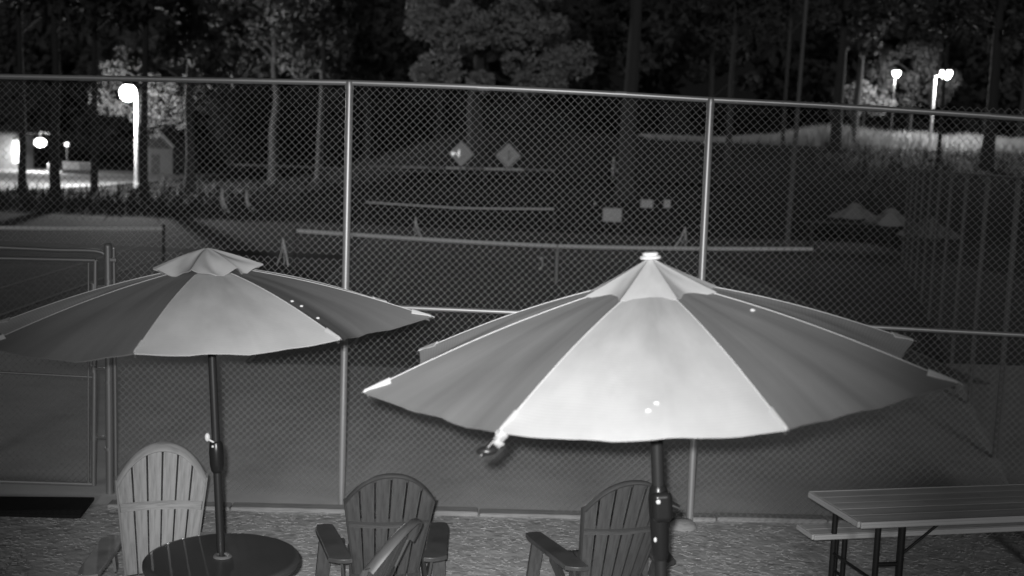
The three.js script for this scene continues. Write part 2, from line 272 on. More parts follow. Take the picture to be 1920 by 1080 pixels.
// ---------- umbrellas ----------
function umbrella(o, p) {
  const { R, Ha, He, phi } = p, rnd = rng(p.seed), surf = [];
  const pole = obj('pole', bar([0, 0.05, 0], [0, Ha - 0.02, 0], p.pr, p.pr, 18), matt.poleDark, o);
  obj('base_weight', lathe([[0, 0.09], [0.05, 0.09], [0.06, 0.07], [0.22, 0.05], [0.25, 0.02], [0.25, 0], [0, 0]], 28), matt.poleDark, o);
  const hub = Ha - 0.1, drop = hub - He;
  const ribY = t => He + drop * (1 - t) + 0.035 * Math.sin(Math.PI * t) * (p.bow ?? 1);      // t 0 hub .. 1 tip
  for (let k = 0; k < 8; k++) {
    const a0 = phi + k * Math.PI / 4, a1 = a0 + Math.PI / 4, odd = k % 2, sag = p.sag * (0.7 + 0.6 * rnd()), scal = p.scal[k] + 0.01 * rnd(), w1 = rnd() * 6, w2 = rnd() * 6;
    const f = (u, v) => {
      const t = 0.06 + 0.94 * v, e = 4 * u * (1 - u);
      const rr = R * t * (1 - scal * e * v * v);
      const x = (1 - u) * Math.cos(a0) + u * Math.cos(a1), z = (1 - u) * Math.sin(a0) + u * Math.sin(a1);
      const wr = 0.0014 * v * e * Math.sin(u * 43 + w2 * 3 + v * 6) + 0.005 * v * e * (Math.sin(u * 17 + w1 + v * 3) + Math.sin(u * 7 - v * 9 + w2));
      return [x * rr, ribY(t) - sag * e * t * (0.4 + 0.6 * t) + wr + 0.008, z * rr];
    };
    surf.push(f); obj('canopy_panel', sheet((u, v) => f(1 - u, v), 20, 20, 0.005, 0.9, 0.98), odd ? p.white : p.dark, o);
    const c0 = Math.cos(a0), s0 = Math.sin(a0);
    obj('rib', [bar([c0 * 0.05, hub - 0.03, s0 * 0.05], [c0 * R * 0.5, ribY(0.5) - 0.015, s0 * R * 0.5], 0.007), bar([c0 * R * 0.5, ribY(0.5) - 0.015, s0 * R * 0.5], [c0 * R * 0.99, ribY(0.99) - 0.012, s0 * R * 0.99], 0.007)], matt.ribMetal, o);
    obj('strut', bar([c0 * 0.04, He - 0.1, s0 * 0.04], [c0 * R * 0.55, ribY(0.55) - 0.022, s0 * R * 0.55], 0.006), matt.ribMetal, o);
    const pts = []; for (let i = 0; i <= 8; i++) { const t = 0.2 + 0.8 * i / 8; pts.push([c0 * R * t, ribY(t) + 0.012, s0 * R * t]); }
    obj('seam', tube(pts, 0.002, 20, 5), p.seam, o);
    // sewn pocket over the rib tip
    obj('corner_pocket', sheet((u, v) => { const t = 1.012 - 0.1 * v, w = (k === 1 || k === 2 ? 0.022 : 0.045) * v * (u - 0.5) * 2; return [(c0 - s0 * w * 0.55) * R * t, ribY(t) + 0.02 - 0.02 * Math.abs(u - 0.5) * 2 * v + (v < 0.1 ? -0.006 : 0), (s0 + c0 * w * 0.55) * R * t]; }, 8, 6, 0.006), k % 4 === 3 || k === 0 ? matt.whiteTrim : p.white, o);
  }
  // vent cap
  const vr = R * p.vent, lift = p.ventLift, vy = t => hub + 0.1 - (0.1 + drop * p.vent - lift) * Math.pow(t, p.ventPow), w = rnd() * 5;
  for (let k = 0; k < 8; k++) {
    const a0 = phi + k * Math.PI / 4, a1 = a0 + Math.PI / 4, s2 = p.ventSag * (0.5 + rnd()), flap = p.ventFlap * (rnd() - 0.4);
    obj('vent_panel', sheet((u0, v) => {
      const u = 1 - u0, t = 0.05 + 0.95 * v, e = 4 * u * (1 - u), sc = 1 - p.ventScal * e * v * v, x = ((1 - u) * Math.cos(a0) + u * Math.cos(a1)) * sc, z = ((1 - u) * Math.sin(a0) + u * Math.sin(a1)) * sc;
      const fold = p.ventFold * v * Math.sin(u * p.ventFreq + w + k * 2.3 + v * 6) * e;
      return [x * vr * t, vy(t) - s2 * e * t + flap * v * v + fold, z * vr * t];
    }, 18, 14, 0.005, 0.4, 0.4), p.ventMat, o);
  }
  if (p.finial) { obj('finial', lathe([[0, 0.034], [0.03, 0.033], [0.037, 0.029], [0.038, 0.021], [0.033, 0.018], [0.048, 0.015], [0.051, 0.007], [0.048, 0], [0, 0]], 28).translate(0, Ha - 0.008, 0), matt.whiteTrim, o); }
  return surf;
}
function tilted(o, tx, tz) { o.quaternion.setFromUnitVectors(V(0, 1, 0), V(tx, 1, tz).normalize()); }
const UR = thing('patio_umbrella', 'large patio umbrella on the right with bright white and grey panels', 'umbrella', [1.157, 0, -5.432]);
tilted(UR, -0.0865, -0.001);
const surfR = umbrella(UR, { R: 1.374, Ha: 2.715, He: 2.19, phi: 0.599, pr: 0.03, seed: 8, sag: 0.035, scal: [0.05, 0.0, 0.03, 0.07, 0.05, 0.05, 0.05, 0.1], white: matt.canopyWhite, dark: matt.canopyDark, seam: matt.whiteTrim, vent: 0.235, ventLift: 0.035, ventPow: 0.95, ventSag: 0.016, ventFlap: 0.016, ventFold: 0.003, ventFreq: 9, ventScal: 0.1, ventMat: matt.canopyWhite, finial: true });
{
  obj('pole_sleeve', lathe([[0.034, 1.25], [0.04, 1.28], [0.047, 1.45], [0.05, 1.55], [0.042, 1.6], [0.031, 1.62]], 24), matt.clutch, UR);
  const cr = obj('crank_housing', [box(0.1, 0.15, 0.11, 0.01, 1.52, 0.01, 0.03), bar([0.05, 1.52, 0.0], [0.095, 1.5, 0.01], 0.022, 0.018)], matt.clutch, UR);
  obj('crank_knob', new THREE.SphereGeometry(0.012, 14, 10).translate(-0.012, 1.555, 0.066), matt.knob, cr);
  obj('clamp_screw', new THREE.SphereGeometry(0.008, 12, 8).scale(1, 1.6, 1).translate(-0.028, 1.36, 0.036), matt.knob, cr);
  // torn pocket hanging from the front left corner
  const r = rng(5), t = obj('torn_pocket', sheet((u, v) => { const a = u * 5.2, q = 0.034 * (0.6 + 0.5 * Math.sin(v * 3)) * (1 + 0.25 * Math.sin(u * 13 + v * 5)); return [Math.cos(a) * q + 0.012 * Math.sin(v * 7), -v * 0.085 + 0.012 * Math.sin(u * 9), Math.sin(a) * q]; }, 20, 12, 0.003), M(0.5, 0.9, { map: fabricMap }), UR);
  const a2 = 0.599 + Math.PI / 2; t.scale.setScalar(0.62); t.position.set(Math.cos(a2) * 1.375, 2.2, Math.sin(a2) * 1.375);
  const b = obj('rib_end', [new THREE.SphereGeometry(0.024, 14, 10).scale(1.7, 0.8, 1).translate(-0.05, -0.07, 0.0), bar([-0.02, -0.03, 0], [-0.075, -0.085, 0.01], 0.01)], matt.clutch, UR); b.position.copy(t.position);
}
const UL = thing('patio_umbrella', 'leaning patio umbrella on the left standing through the round table', 'umbrella', [-1.278, 0, -6.807]);
tilted(UL, -0.06, -0.0305);
const surfL = umbrella(UL, { R: 1.299, Ha: 2.55, He: 2.11, phi: 0.071, pr: 0.024, seed: 31, sag: 0.045, scal: [0.13, 0.03, 0.02, 0.08, 0.05, 0.05, 0.05, 0.08], white: M(0.66, 0.9, { map: fabricMap, bumpMap: fabricBump, bumpScale: 0.0006 }), dark: matt.canopyDark2, seam: M(0.7, 0.8), vent: 0.25, ventLift: 0.075, ventPow: 1.25, ventSag: 0.03, ventFlap: 0.02, ventFold: 0.014, ventFreq: 7, ventScal: 0.14, ventMat: matt.canopyGrey, finial: false });
{
  obj('tilt_collar', lathe([[0.026, 1.22], [0.036, 1.235], [0.042, 1.27], [0.043, 1.35], [0.037, 1.4], [0.026, 1.41]], 22), matt.clutch, UL);
  obj('tilt_knob', [new THREE.SphereGeometry(0.02, 16, 12).scale(0.8, 1.3, 0.8).translate(-0.042, 1.44, 0.03), bar([0, 1.4, 0.02], [-0.04, 1.43, 0.03], 0.006)], matt.knob, UL);
  obj('collar_bolt', new THREE.SphereGeometry(0.008, 10, 8).translate(-0.012, 1.385, 0.036), matt.knob, UL);
}

// ---------- chairs and tables ----------
function chair(label, m, p, turn) {
  const c = thing('adirondack_chair', label, 'chair', p, turn, 'plastic chairs around the umbrellas'); c.scale.set(1.05, 1.137, 1.05);
  const rec = [0, 0.915, -0.404], vt = u => 1 - 0.26 * Math.pow(Math.abs(2 * u), 2.1), half = v => 0.205 + 0.105 * v;
  const B = (u, v) => [2 * u * half(v), 0.22 + v * 0.79 * 0.915, -0.1 - v * 0.79 * 0.404 + 0.045 * 4 * u * u];
  for (let i = 0; i < 6; i++) {
    const a = -0.5 + i / 6 + (i ? 0.011 : 0), b = -0.5 + (i + 1) / 6 - (i < 5 ? 0.011 : 0);
    obj('back_slat', sheet((s, v) => { const u = a + (b - a) * s; return B(u, v * (vt(u) - 0.035)); }, 4, 14, 0.012), m, c);
  }
  obj('top_rail', sheet((s, w) => { const u = -0.5 + s, q = B(u, vt(u) - 0.085), th = w * 1.9; const up = 0.068 * Math.sin(th), bk = 0.013 - 0.05 * (1 - Math.cos(th)); return [q[0] + u * 0.016 * Math.sin(th), q[1] + up * 0.915 + bk * 0.404, q[2] - up * 0.404 + bk * 0.915]; }, 36, 10, 0.01), m, c);
  obj('cross_rail', sheet((s, w) => { const u = -0.5 + s, q = B(u, 0.475 + 0.055 * w), z = 0.004 * Math.sin(w * Math.PI); return [q[0], q[1] + z * 0.4, q[2] + z * 0.9]; }, 24, 6, 0.036), m, c);
  for (const s of [-1, 1]) obj('back_stile', sheet((w, v) => { const u = s * (0.5 + 0.006), q = B(u, v * 0.735); return [q[0], q[1] + (w - 0.5) * 0.02, q[2] + 0.012 - 0.045 * w]; }, 3, 10, 0.012), m, c);
  for (let i = 0; i < 5; i++) {
    const x0 = -0.235 + i * 0.095 + 0.005, x1 = x0 + 0.085;
    obj('seat_slat', sheet((s, v) => { const x = x0 + (x1 - x0) * s, z = -0.13 + v * 0.5, y = 0.17 + 0.12 * Math.sin(v * 1.75) - (v > 0.86 ? (v - 0.86) * 0.5 : 0); return [x, y, z]; }, 3, 12, 0.012), m, c);
  }
  for (const s of [-1, 1]) {
    const sh = new THREE.Shape(); sh.moveTo(-0.05, -0.33); sh.quadraticCurveTo(0.02, -0.36, 0.085, -0.3); sh.lineTo(0.075, 0.1); sh.quadraticCurveTo(0.08, 0.3, 0.05, 0.36); sh.quadraticCurveTo(0.0, 0.385, -0.05, 0.36); sh.lineTo(-0.055, 0.0); sh.closePath();
    const g = new THREE.ExtrudeGeometry(sh, { depth: 0.016, bevelEnabled: true, bevelSize: 0.006, bevelThickness: 0.006, bevelSegments: 2, curveSegments: 10 }); g.rotateX(-Math.PI / 2); g.scale(s, 1, -1); if (s > 0) { const ix = g.index; g.scale(1, 1, 1); }
    { const q = g.attributes.position; for (let i = 0; i < q.count; i++) q.setX(i, q.getX(i) + s * 0.16 * q.getZ(i)); } g.translate(s * 0.335, 0.37, 0.03); g.computeVertexNormals();
    obj('arm', g, m, c);
    obj('front_leg', sheet((w, v) => { const x = s * (0.285 + 0.09 * w + 0.03 * (1 - v)), y = 0.365 * v; return [x + s * 0.05, y, 0.33 + 0.04 * (1 - v) - 0.02 * w]; }, 4, 8, 0.02), m, c);
    obj('rear_leg', sheet((w, v) => { const q = 0.36 - 0.8 * v; return [s * 0.27, 0.26 - 0.26 * v + (w - 0.5) * 0.1 * (1 - 0.3 * v), q]; }, 3, 8, 0.022), m, c);
    obj('arm_bracket', sheet((w, v) => [s * (0.275 + 0.02 * v), 0.24 + 0.13 * v, -0.2 + 0.12 * w * (1 - 0.3 * v)], 3, 5, 0.016), m, c);
  }
  return c;
}
const at = (x, z, yaw) => [x + 0.44 * Math.sin(yaw), 0, z + 0.44 * Math.cos(yaw)];
chair('pale slatted plastic chair behind the round table', matt.chairLight, at(-1.977, -8.104, 0.2), 0.2);
chair('dark slatted plastic chair in the middle between the two umbrellas', matt.chairDark, at(-0.35, -7.476, Math.PI + 0.12), Math.PI + 0.12);
chair('dark slatted plastic chair partly behind the right umbrella pole', matt.chairDark, at(1.235, -7.456, Math.PI + 0.22), Math.PI + 0.22);
chair('dark slatted plastic chair seen nearly edge on before the middle chair', matt.chairDark, at(-0.2, -6.5, Math.PI + 1.22), Math.PI + 1.22);
{
  const t = thing('round_table', 'dark round patio table under the left umbrella', 'table', [-1.305, 0, -6.79]);
  obj('table_top', lathe([[0.034, 0.72], [0.42, 0.72], [0.445, 0.716], [0.455, 0.705], [0.455, 0.68], [0.44, 0.675], [0.034, 0.69], [0.034, 0.72]], 72), matt.tableTop, t);
  obj('umbrella_ring', lathe([[0.03, 0.724], [0.031, 0.735], [0.048, 0.734], [0.056, 0.722]], 30), M(0.2, 0.4), t);
  for (let k = 0; k < 4; k++) { const a = k * Math.PI / 2 + 0.6; obj('leg', bar([Math.cos(a) * 0.3, 0.68, Math.sin(a) * 0.3], [Math.cos(a) * 0.38, 0, Math.sin(a) * 0.38], 0.018), matt.steel, t); }
}
{
  const yaw = 0.19, t = thing('folding_picnic_table', 'long wooden table on black steel legs at the lower right', 'table', [3.86, 0, -8.215], yaw);
  const rnd = rng(2);
  for (let i = 0; i < 5; i++) { const m = matt.plank.clone(); m.color.multiplyScalar(0.85 + 0.2 * rnd()); const g = box(2.2, 0.026, 0.1415, 0, 0.735 + rnd() * 0.002, -0.29 + i * 0.143, 0.004); const uv = g.attributes.uv; for (let q = 0; q < uv.count; q++) uv.setXY(q, uv.getX(q) * 1.2 + i * 0.3, uv.getY(q) * 0.25 + i * 0.21); obj('plank', g, m, t); }
  obj('edge_strip', box(2.21, 0.046, 0.02, 0, 0.728, 0.364, 0.006), matt.plankEdge, t); obj('edge_strip', box(2.21, 0.046, 0.02, 0, 0.728, -0.372, 0.006), matt.plankEdge, t);
  obj('end_strip', box(0.02, 0.044, 0.715, -1.112, 0.728, -0.004, 0.006), matt.plankEdge, t); obj('end_strip', box(0.02, 0.044, 0.715, 1.112, 0.728, -0.004, 0.006), matt.plankEdge, t);
  for (const s of [-1, 1]) {
    const x = s * 0.93;
    obj('leg', bar([x - s * 0.0, 0, 0.3], [x, 0.71, 0.3], 0.021), matt.steel, t); obj('leg', bar([x + 0.18, 0, 0.31], [x + 0.18, 0.71, 0.31], 0.026), matt.steel, t);
    obj('leg', bar([x, 0, -0.28], [x, 0.71, -0.28], 0.021), matt.steel, t);
    obj('leg_tie', [bar([x, 0.42, 0.3], [x + 0.18, 0.42, 0.31], 0.016), bar([x, 0.3, 0.3], [x, 0.3, -0.28], 0.012)], matt.steel, t);
    obj('brace', bar([x + 0.19, 0.48, 0.3], [x - s * 0.5 * (s < 0 ? 1 : 1), 0.715, 0.3], 0.01), matt.steel, t);
  }
  const b = thing('folding_bench', 'low wooden bench on the far side of the folding table', 'bench', [3.86 - 0.0, 0, -8.66], yaw);
  for (let i = 0; i < 2; i++) obj('plank', box(2.36, 0.026, 0.118, 0, 0.437, -0.02 + i * 0.122, 0.004), matt.plank, b);
  obj('edge_strip', box(2.37, 0.04, 0.018, 0, 0.43, 0.174, 0.006), matt.plankEdge, b); obj('end_strip', box(0.018, 0.04, 0.25, -1.189, 0.43, 0.042, 0.005), matt.plankEdge, b);
  for (const s of [-1, 1]) { for (const z of [0.0, 0.12]) obj('leg', bar([s * 0.9, 0, z], [s * 0.9, 0.42, z], 0.02), matt.steel, b); obj('leg_tie', bar([s * 0.9, 0.1, 0], [s * 0.9, 0.1, 0.12], 0.012), matt.steel, b); }
}
// small white petals and moths resting on things
function petal(p, label, s = 1) {
  const g = new THREE.IcosahedronGeometry(0.009 * s, 2); const q = g.attributes.position; for (let i = 0; i < q.count; i++) q.setXYZ(i, q.getX(i) * (1 + 0.3 * Math.sin(q.getZ(i) * 300)), q.getY(i) * 0.7, q.getZ(i)); g.computeVertexNormals();
  const o = obj('petal', g, matt.petal); o.position.set(...p); tag(o, label, 'petal');
}

// ---------- tennis nets ----------
function net(label, w, hEnd, hMid, p, turn, low) {
  const n = thing('tennis_net', label, 'net', p, turn), y = x => hMid + (hEnd - hMid) * Math.pow(Math.abs(2 * x / w), low ? 1.3 : 1.6);
  obj('headband', sheet((u, v) => { const x = (u - 0.5) * w; return [x, y(x) - (low ? 0.055 : 0.08) * v + (low ? 0.004 * Math.sin(x * 9) : 0), 0.012 * Math.sin(v * Math.PI)]; }, 60, 4, 0.012), matt.netBand, n);
  for (const s of [-1, 1]) { const q = obj('net_post', bar([s * (w / 2 + 0.02), 0, 0], [s * (w / 2 + 0.02), hEnd + 0.03, 0], 0.037), matt.postDark, n); obj('post_cap', [cap(s * (w / 2 + 0.02), hEnd + 0.03, 0, 0.04)], matt.postDark, q); }
  if (!low) obj('centre_strap', box(0.055, hMid, 0.012, 0, hMid / 2, 0.014, 0.004), M(0.36, 0.8), n);
  const cords = [], st = 0.06; for (let i = 0; i * st < w; i++) { const x = -w / 2 + i * st, h = y(x) - 0.05; cords.push(box(0.0035, h - 0.03, 0.0035, x, h / 2 + 0.015, 0)); }
  for (let j = 1; j * st < hMid; j++) cords.push(box(w, 0.0035, 0.0035, 0, j * st * (hMid - 0.05) / hMid, 0.0));
  tag(obj('net_cords', cords, matt.netCord, n), null, null, null, 'stuff');
  return n;
}
net('white topped tennis net with centre strap behind the fence', 12.8, 1.1, 0.95, [NX, 0, NZ], 0);
net('white topped tennis net on the neighbouring court at the left edge', 12.8, 1.04, 0.9, [-13.42, 0, -28.5], 0.03);
net('sagging low net beyond the first court', 7.72, 0.93, 0.83, [0.235, 0, -48.2], 0, true);

// ---------- small wire stands ----------
function stand(p, h, lean, spread, turn, label) {
  const s = thing('wire_stand', label, 'stand', p, turn), top = [lean * h, h, 0];
  obj('leg', tube([top, [lean * h + spread * h * 0.4, h * 0.55, 0.03], [spread * h + lean * h * 0.3, 0, 0.06]], 0.024 * h + 0.008, 10, 6), matt.standWire, s);
  obj('leg', tube([top, [lean * h - spread * h * 0.15, h * 0.6, 0.0], [-spread * h * 0.5 + lean * h * 0.2, 0, -0.02]], 0.016 * h + 0.006, 10, 6), matt.standWire, s);
  obj('leg', tube([top, [lean * h + 0.02, h * 0.5, -0.08], [lean * h * 0.4 + spread * 0.2, 0, -0.16]], 0.013 * h + 0.005, 10, 6), matt.standWire, s);
  obj('top_grip', new THREE.SphereGeometry(0.03 * h + 0.01, 10, 8).scale(0.8, 2, 0.8).translate(...top), matt.whiteTrim, s);
}
stand([-9.58, 0, -50.3], 1.1, -0.25, 0.2, 0, 'thin white wire stand far behind the left umbrella, left of a pair');
stand([-8.62, 0, -51.7], 1.0, -0.45, 0.2, 0, 'thin white wire stand far behind the left umbrella, right of a pair');
stand([-4.48, 0, -30.6], 0.66, 0.1, 0.3, 0, 'thin wire stand just above the right slope of the left umbrella');
stand([-1.29, 0, -42.3], 0.66, -0.15, 0.25, 0, 'thin wire stand behind the net to the right of the left post');
stand([8.7, groundY(8.7, -64) + 0.1, -64], 1.2, -0.1, 0.22, 0, 'thin wire stand high on the slope right of the road signs');
stand([8.06, 0, -41.1], 0.72, 0.15, -0.45, 0, 'thin wire stand above the top of the right umbrella');
stand([-16.8, 0, -59.9], 0.75, 0.35, -0.3, 0, 'faint wire stand in front of the left street lamp');
stand([-17.07, 0, -56.7], 0.9, 0.3, -0.4, 0, 'faint wire stand leaning by the dark trunks at left');
stand([6.48, 0, -56.1], 0.9, 0.25, -0.35, 0, 'faint wire stand left of the largest pale board');
{
  const b = thing('ball_retriever', 'small bright metal retriever standing before the centre strap of the net', 'retriever', [2.37, 0, -31.7]);
  obj('handle', tube([[0.02, 0.0, 0], [0.07, 0.18, 0], [0.06, 0.3, 0]], 0.012, 10, 6), matt.standWire, b); obj('grip', new THREE.SphereGeometry(0.045, 14, 10).scale(1.2, 0.9, 1).translate(0.03, 0.33, 0), matt.petal, b); obj('foot', new THREE.SphereGeometry(0.03, 12, 8).translate(-0.01, 0.05, 0), matt.standWire, b);
}
// boards on posts
for (const [x, y, z, w, h, l] of [[6.09, 0.9, -45.1, 0.72, 0.52, 'largest of the pale rectangular boards beyond the court'], [8.136, 1.205, -49.5, 0.52, 0.34, 'small pale wide board right of the largest board'], [9.056, 1.225, -49.8, 0.28, 0.34, 'smallest pale upright board beside the small wide board']]) {
  const b = thing('notice_board', l, 'sign', [x, groundY(x, z), z], -0.03), yy = y - groundY(x, z);
  obj('panel', box(w, h, 0.03, 0, yy, 0, 0.008), matt.plate, b); for (const s of [-1, 1]) obj('post', bar([s * w * 0.35, 0, -0.03], [s * w * 0.35, yy + h * 0.4, -0.03], 0.02), matt.postDark, b);
}
// road signs and guard rail
for (const [x, l, k] of [[0.262, 'left diamond shaped road sign with a white arrow mark', 1], [2.728, 'right diamond shaped road sign with a dark curved mark', 0]]) {
  const y0 = groundY(x, -62), s = thing('road_sign', l, 'sign', [x, y0, -62]), cy = 2.97 - y0;
  const sh = new THREE.Shape(), a = 0.62; sh.moveTo(0, -a); sh.lineTo(a, 0); sh.lineTo(0, a); sh.lineTo(-a, 0); sh.closePath();
  const g = new THREE.ExtrudeGeometry(sh, { depth: 0.01, bevelEnabled: true, bevelSize: 0.03, bevelThickness: 0.004 }); g.translate(0, cy, 0);
  const pnl = obj('sign_panel', g, matt.sign, s); obj('post', bar([0, 0, -0.05], [0, cy + 0.3, -0.05], 0.035), matt.postDark, s);
  if (k) { obj('arrow_mark', [box(0.09, 0.36, 0.02, -0.13, cy + 0.02, 0.02), box(0.22, 0.07, 0.02, -0.3, cy, 0.02), box(0.16, 0.2, 0.03, -0.46, cy - 0.02, 0.03, 0.01)], matt.chrome, pnl); }
  else obj('curve_mark', tube([[0.02, cy - 0.25, 0.018], [0.08, cy - 0.02, 0.018], [0.0, cy + 0.12, 0.018], [0.1, cy + 0.26, 0.018]], 0.04, 16, 6).scale(1, 1, 1), matt.signMark, pnl);
}
{
  const y0 = 2.2, g = thing('guard_rail', 'metal guard rail along the road below the diamond signs', 'guard rail', [0, 0, -62.6]);
  const ends = [-4.6, -2.9, -1.6, -0.55, 0.5, 1.5, 3.6, 5.3], mm = [M(0.2, 0.6), M(0.45, 0.5), M(0.25, 0.6), matt.petal, M(0.35, 0.5), matt.petal, M(0.22, 0.6)];  // white lengths put the rail's glint into the colour
  for (let i = 0; i < 7; i++) obj('rail', bar([ends[i] + 0.02, 2.13 + 0.0145 * (ends[i] + 4.6), 0], [ends[i + 1] - 0.02, 2.13 + 0.0145 * (ends[i + 1] + 4.6), 0], 0.055, 0.055, 12), mm[i], g);
  for (const x of ends) obj('post', box(0.09, 2.1 - groundY(x, -62.6) + 0.02, 0.1, x, (2.1 + groundY(x, -62.6)) / 2, -0.09), matt.postDark, g);
}
// far parasols on the right
{
  const mk = (label, p, s) => {
    const o = thing('garden_parasol', label, 'umbrella', p); o.scale.setScalar(s);
    obj('pole', bar([0, 0, 0], [0, 1.45, 0], 0.025), matt.postDark, o);
    for (let k = 0; k < 8; k++) { const a0 = k * Math.PI / 4, a1 = a0 + Math.PI / 4; obj('canopy_panel', sheet((u, v) => { const q = 1 - u, t = 0.03 + 0.97 * v, e = 4 * q * (1 - q), x = (1 - q) * Math.cos(a0) + q * Math.cos(a1), z = (1 - q) * Math.sin(a0) + q * Math.sin(a1); return [x * t * 1.15, 1.5 - 0.55 * t - 0.05 * e * t, z * t * 1.15]; }, 6, 6, 0.01), k % 2 ? M(0.36, 0.9) : M(0.48, 0.9), o); }
    obj('vent_cap', lathe([[0.02, 1.58], [0.2, 1.5], [0.34, 1.40]], 8), M(0.45, 0.9), o);
  };
  mk('left and farthest of three grey parasols beyond the side fence', [15.9, 0.25, -46], 0.92);
  mk('middle of three grey parasols beyond the side fence', [17.0, -0.0, -45], 1.0);
  mk('right and largest of three grey parasols beyond the side fence', [18.25, -0.45, -44.2], 1.12);
  const tb = thing('garden_table', 'long low dark table under the three far parasols', 'table', [15.6, 0, -44.6]); obj('table_top', box(4.4, 0.06, 0.8, 0, 0.95, 0, 0.01), M(0.08, 0.8), tb); for (const s of [-1.9, 1.9]) obj('leg', box(0.08, 0.92, 0.6, s, 0.46, 0), matt.postDark, tb);
}

// ---------- trees ----------
function crown(seed, clumps, per, size) {                           // leaf blades spread through clumps
  const r = rng(seed), pos = [], nor = [], uv = []; const d = V(), a = V(), b = V();
  for (const [cx, cy, cz, cr] of clumps) for (let i = 0; i < per; i++) {
    d.set(r() - 0.5, r() - 0.5, r() - 0.5).normalize().multiplyScalar(cr * (0.45 + 0.6 * Math.sqrt(r())));
    const x = cx + d.x, y = cy + d.y * 0.75, z = cz + d.z, s = size * (0.5 + r());
    a.set(r() - 0.5, r() - 0.5, r() - 0.5).normalize(); b.set(r() - 0.5, r() - 0.5, r() - 0.5).cross(a).normalize();
    const p = [V(x, y, z).addScaledVector(a, s), V(x, y, z).addScaledVector(b, s * 0.45), V(x, y, z).addScaledVector(a, -s), V(x, y, z).addScaledVector(b, -s * 0.45)], n = a.clone().cross(b);
    for (const k of [0, 1, 2, 0, 2, 3]) { pos.push(p[k].x, p[k].y, p[k].z); nor.push(n.x, n.y, n.z); uv.push(k & 1, k >> 1); }
  }
  const g = new THREE.BufferGeometry(); g.setAttribute('position', new THREE.Float32BufferAttribute(pos, 3)); g.setAttribute('normal', new THREE.Float32BufferAttribute(nor, 3)); g.setAttribute('uv', new THREE.Float32BufferAttribute(uv, 2)); return g;
}
function trunk(h, r0, r1, seed) { const r = rng(seed), pts = [], n = 6; for (let i = 0; i <= n; i++) pts.push([(r() - 0.5) * r0 * 0.7 * (i ? 1 : 0), h * i / n - 0.2, (r() - 0.5) * r0 * 0.7 * (i ? 1 : 0)]);
  const g = new THREE.TubeGeometry(new THREE.CatmullRomCurve3(pts.map(p => V(...p))), 24, 1, 12, false), p = g.attributes.position, c = new THREE.CatmullRomCurve3(pts.map(q => V(...q)));
  for (let i = 0; i < p.count; i++) { const t = Math.floor(i / 13) / 24, q = c.getPointAt(t), R = r0 + (r1 - r0) * t + r0 * 0.35 * Math.exp(-t * h * 1.2); p.setXYZ(i, q.x + (p.getX(i) - q.x) * R, q.y + (p.getY(i) - q.y) * R, q.z + (p.getZ(i) - q.z) * R); }
  return g; }
function tree(name, label, x, z, h, r0, clumps, per, size, leafM, barkM, seed, limbs = 5) {
  const t = thing(name, label, 'tree', [x, groundY(x, z), z], 0);
  obj('trunk', trunk(h, r0, r0 * 0.3, seed), barkM, t);
  const r = rng(seed * 7 + 1), br = []; for (let i = 0; i < limbs && i < clumps.length; i++) { const c = clumps[i]; br.push(tube([[0, Math.min(h * 0.95, Math.max(0.5, c[1] - c[3] * 0.6 - Math.abs(c[0]) * 0.3)), 0], [c[0] * 0.5, c[1] - c[3] * 0.25, c[2] * 0.5], [c[0], c[1], c[2]]], 0.18 * r0 + 0.02, 10, 6)); }
  for (const g of br) obj('limb', g, barkM, t);
  obj('crown', crown(seed, clumps, per, size), leafM, t);
  return t;
}
// the broad tree in the middle with floodlit brightness put into its leaf colour
{
  const r = rng(77), c = []; for (let i = 0; i < 46; i++) { const a = r() * 6.28, q = Math.sqrt(r()) * 4.6, y = 5.9 + r() * 7.5 - q * 0.12; c.push([Math.cos(a) * q + 0.95, y, Math.sin(a) * q * 0.7, 0.75 + r() * 0.75]); }
  c.push([-3.1, 5.2, 0.5, 0.75], [5.2, 6.4, 0.3, 0.8], [4.3, 5.0, 0.8, 0.9], [2.8, 4.8, 1.0, 0.9], [0.2, 4.9, 0.8, 0.8]);
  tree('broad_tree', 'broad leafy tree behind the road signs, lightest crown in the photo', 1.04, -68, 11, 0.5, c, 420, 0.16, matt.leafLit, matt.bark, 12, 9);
}
{
  const r = rng(78), c = []; for (let i = 0; i < 30; i++) { const a = r() * 6.28, q = Math.sqrt(r()) * 3.6; c.push([Math.cos(a) * q, 7 + r() * 8, Math.sin(a) * q * 0.7, 0.8 + r() * 0.9]); }
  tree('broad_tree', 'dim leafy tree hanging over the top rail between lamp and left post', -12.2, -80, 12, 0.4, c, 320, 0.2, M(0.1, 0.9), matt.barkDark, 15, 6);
}
const pineClumps = (seed, y0, h, w) => { const r = rng(seed), c = []; const n = Math.round(h * 2.2); for (let i = 0; i < n; i++) { const t = i / n, a = r() * 6.28, q = w * (1.05 - 0.75 * t) * (0.3 + 0.8 * r()); c.push([Math.cos(a) * q, y0 + h * t, Math.sin(a) * q, 0.7 + 0.8 * r()]); } return c; };
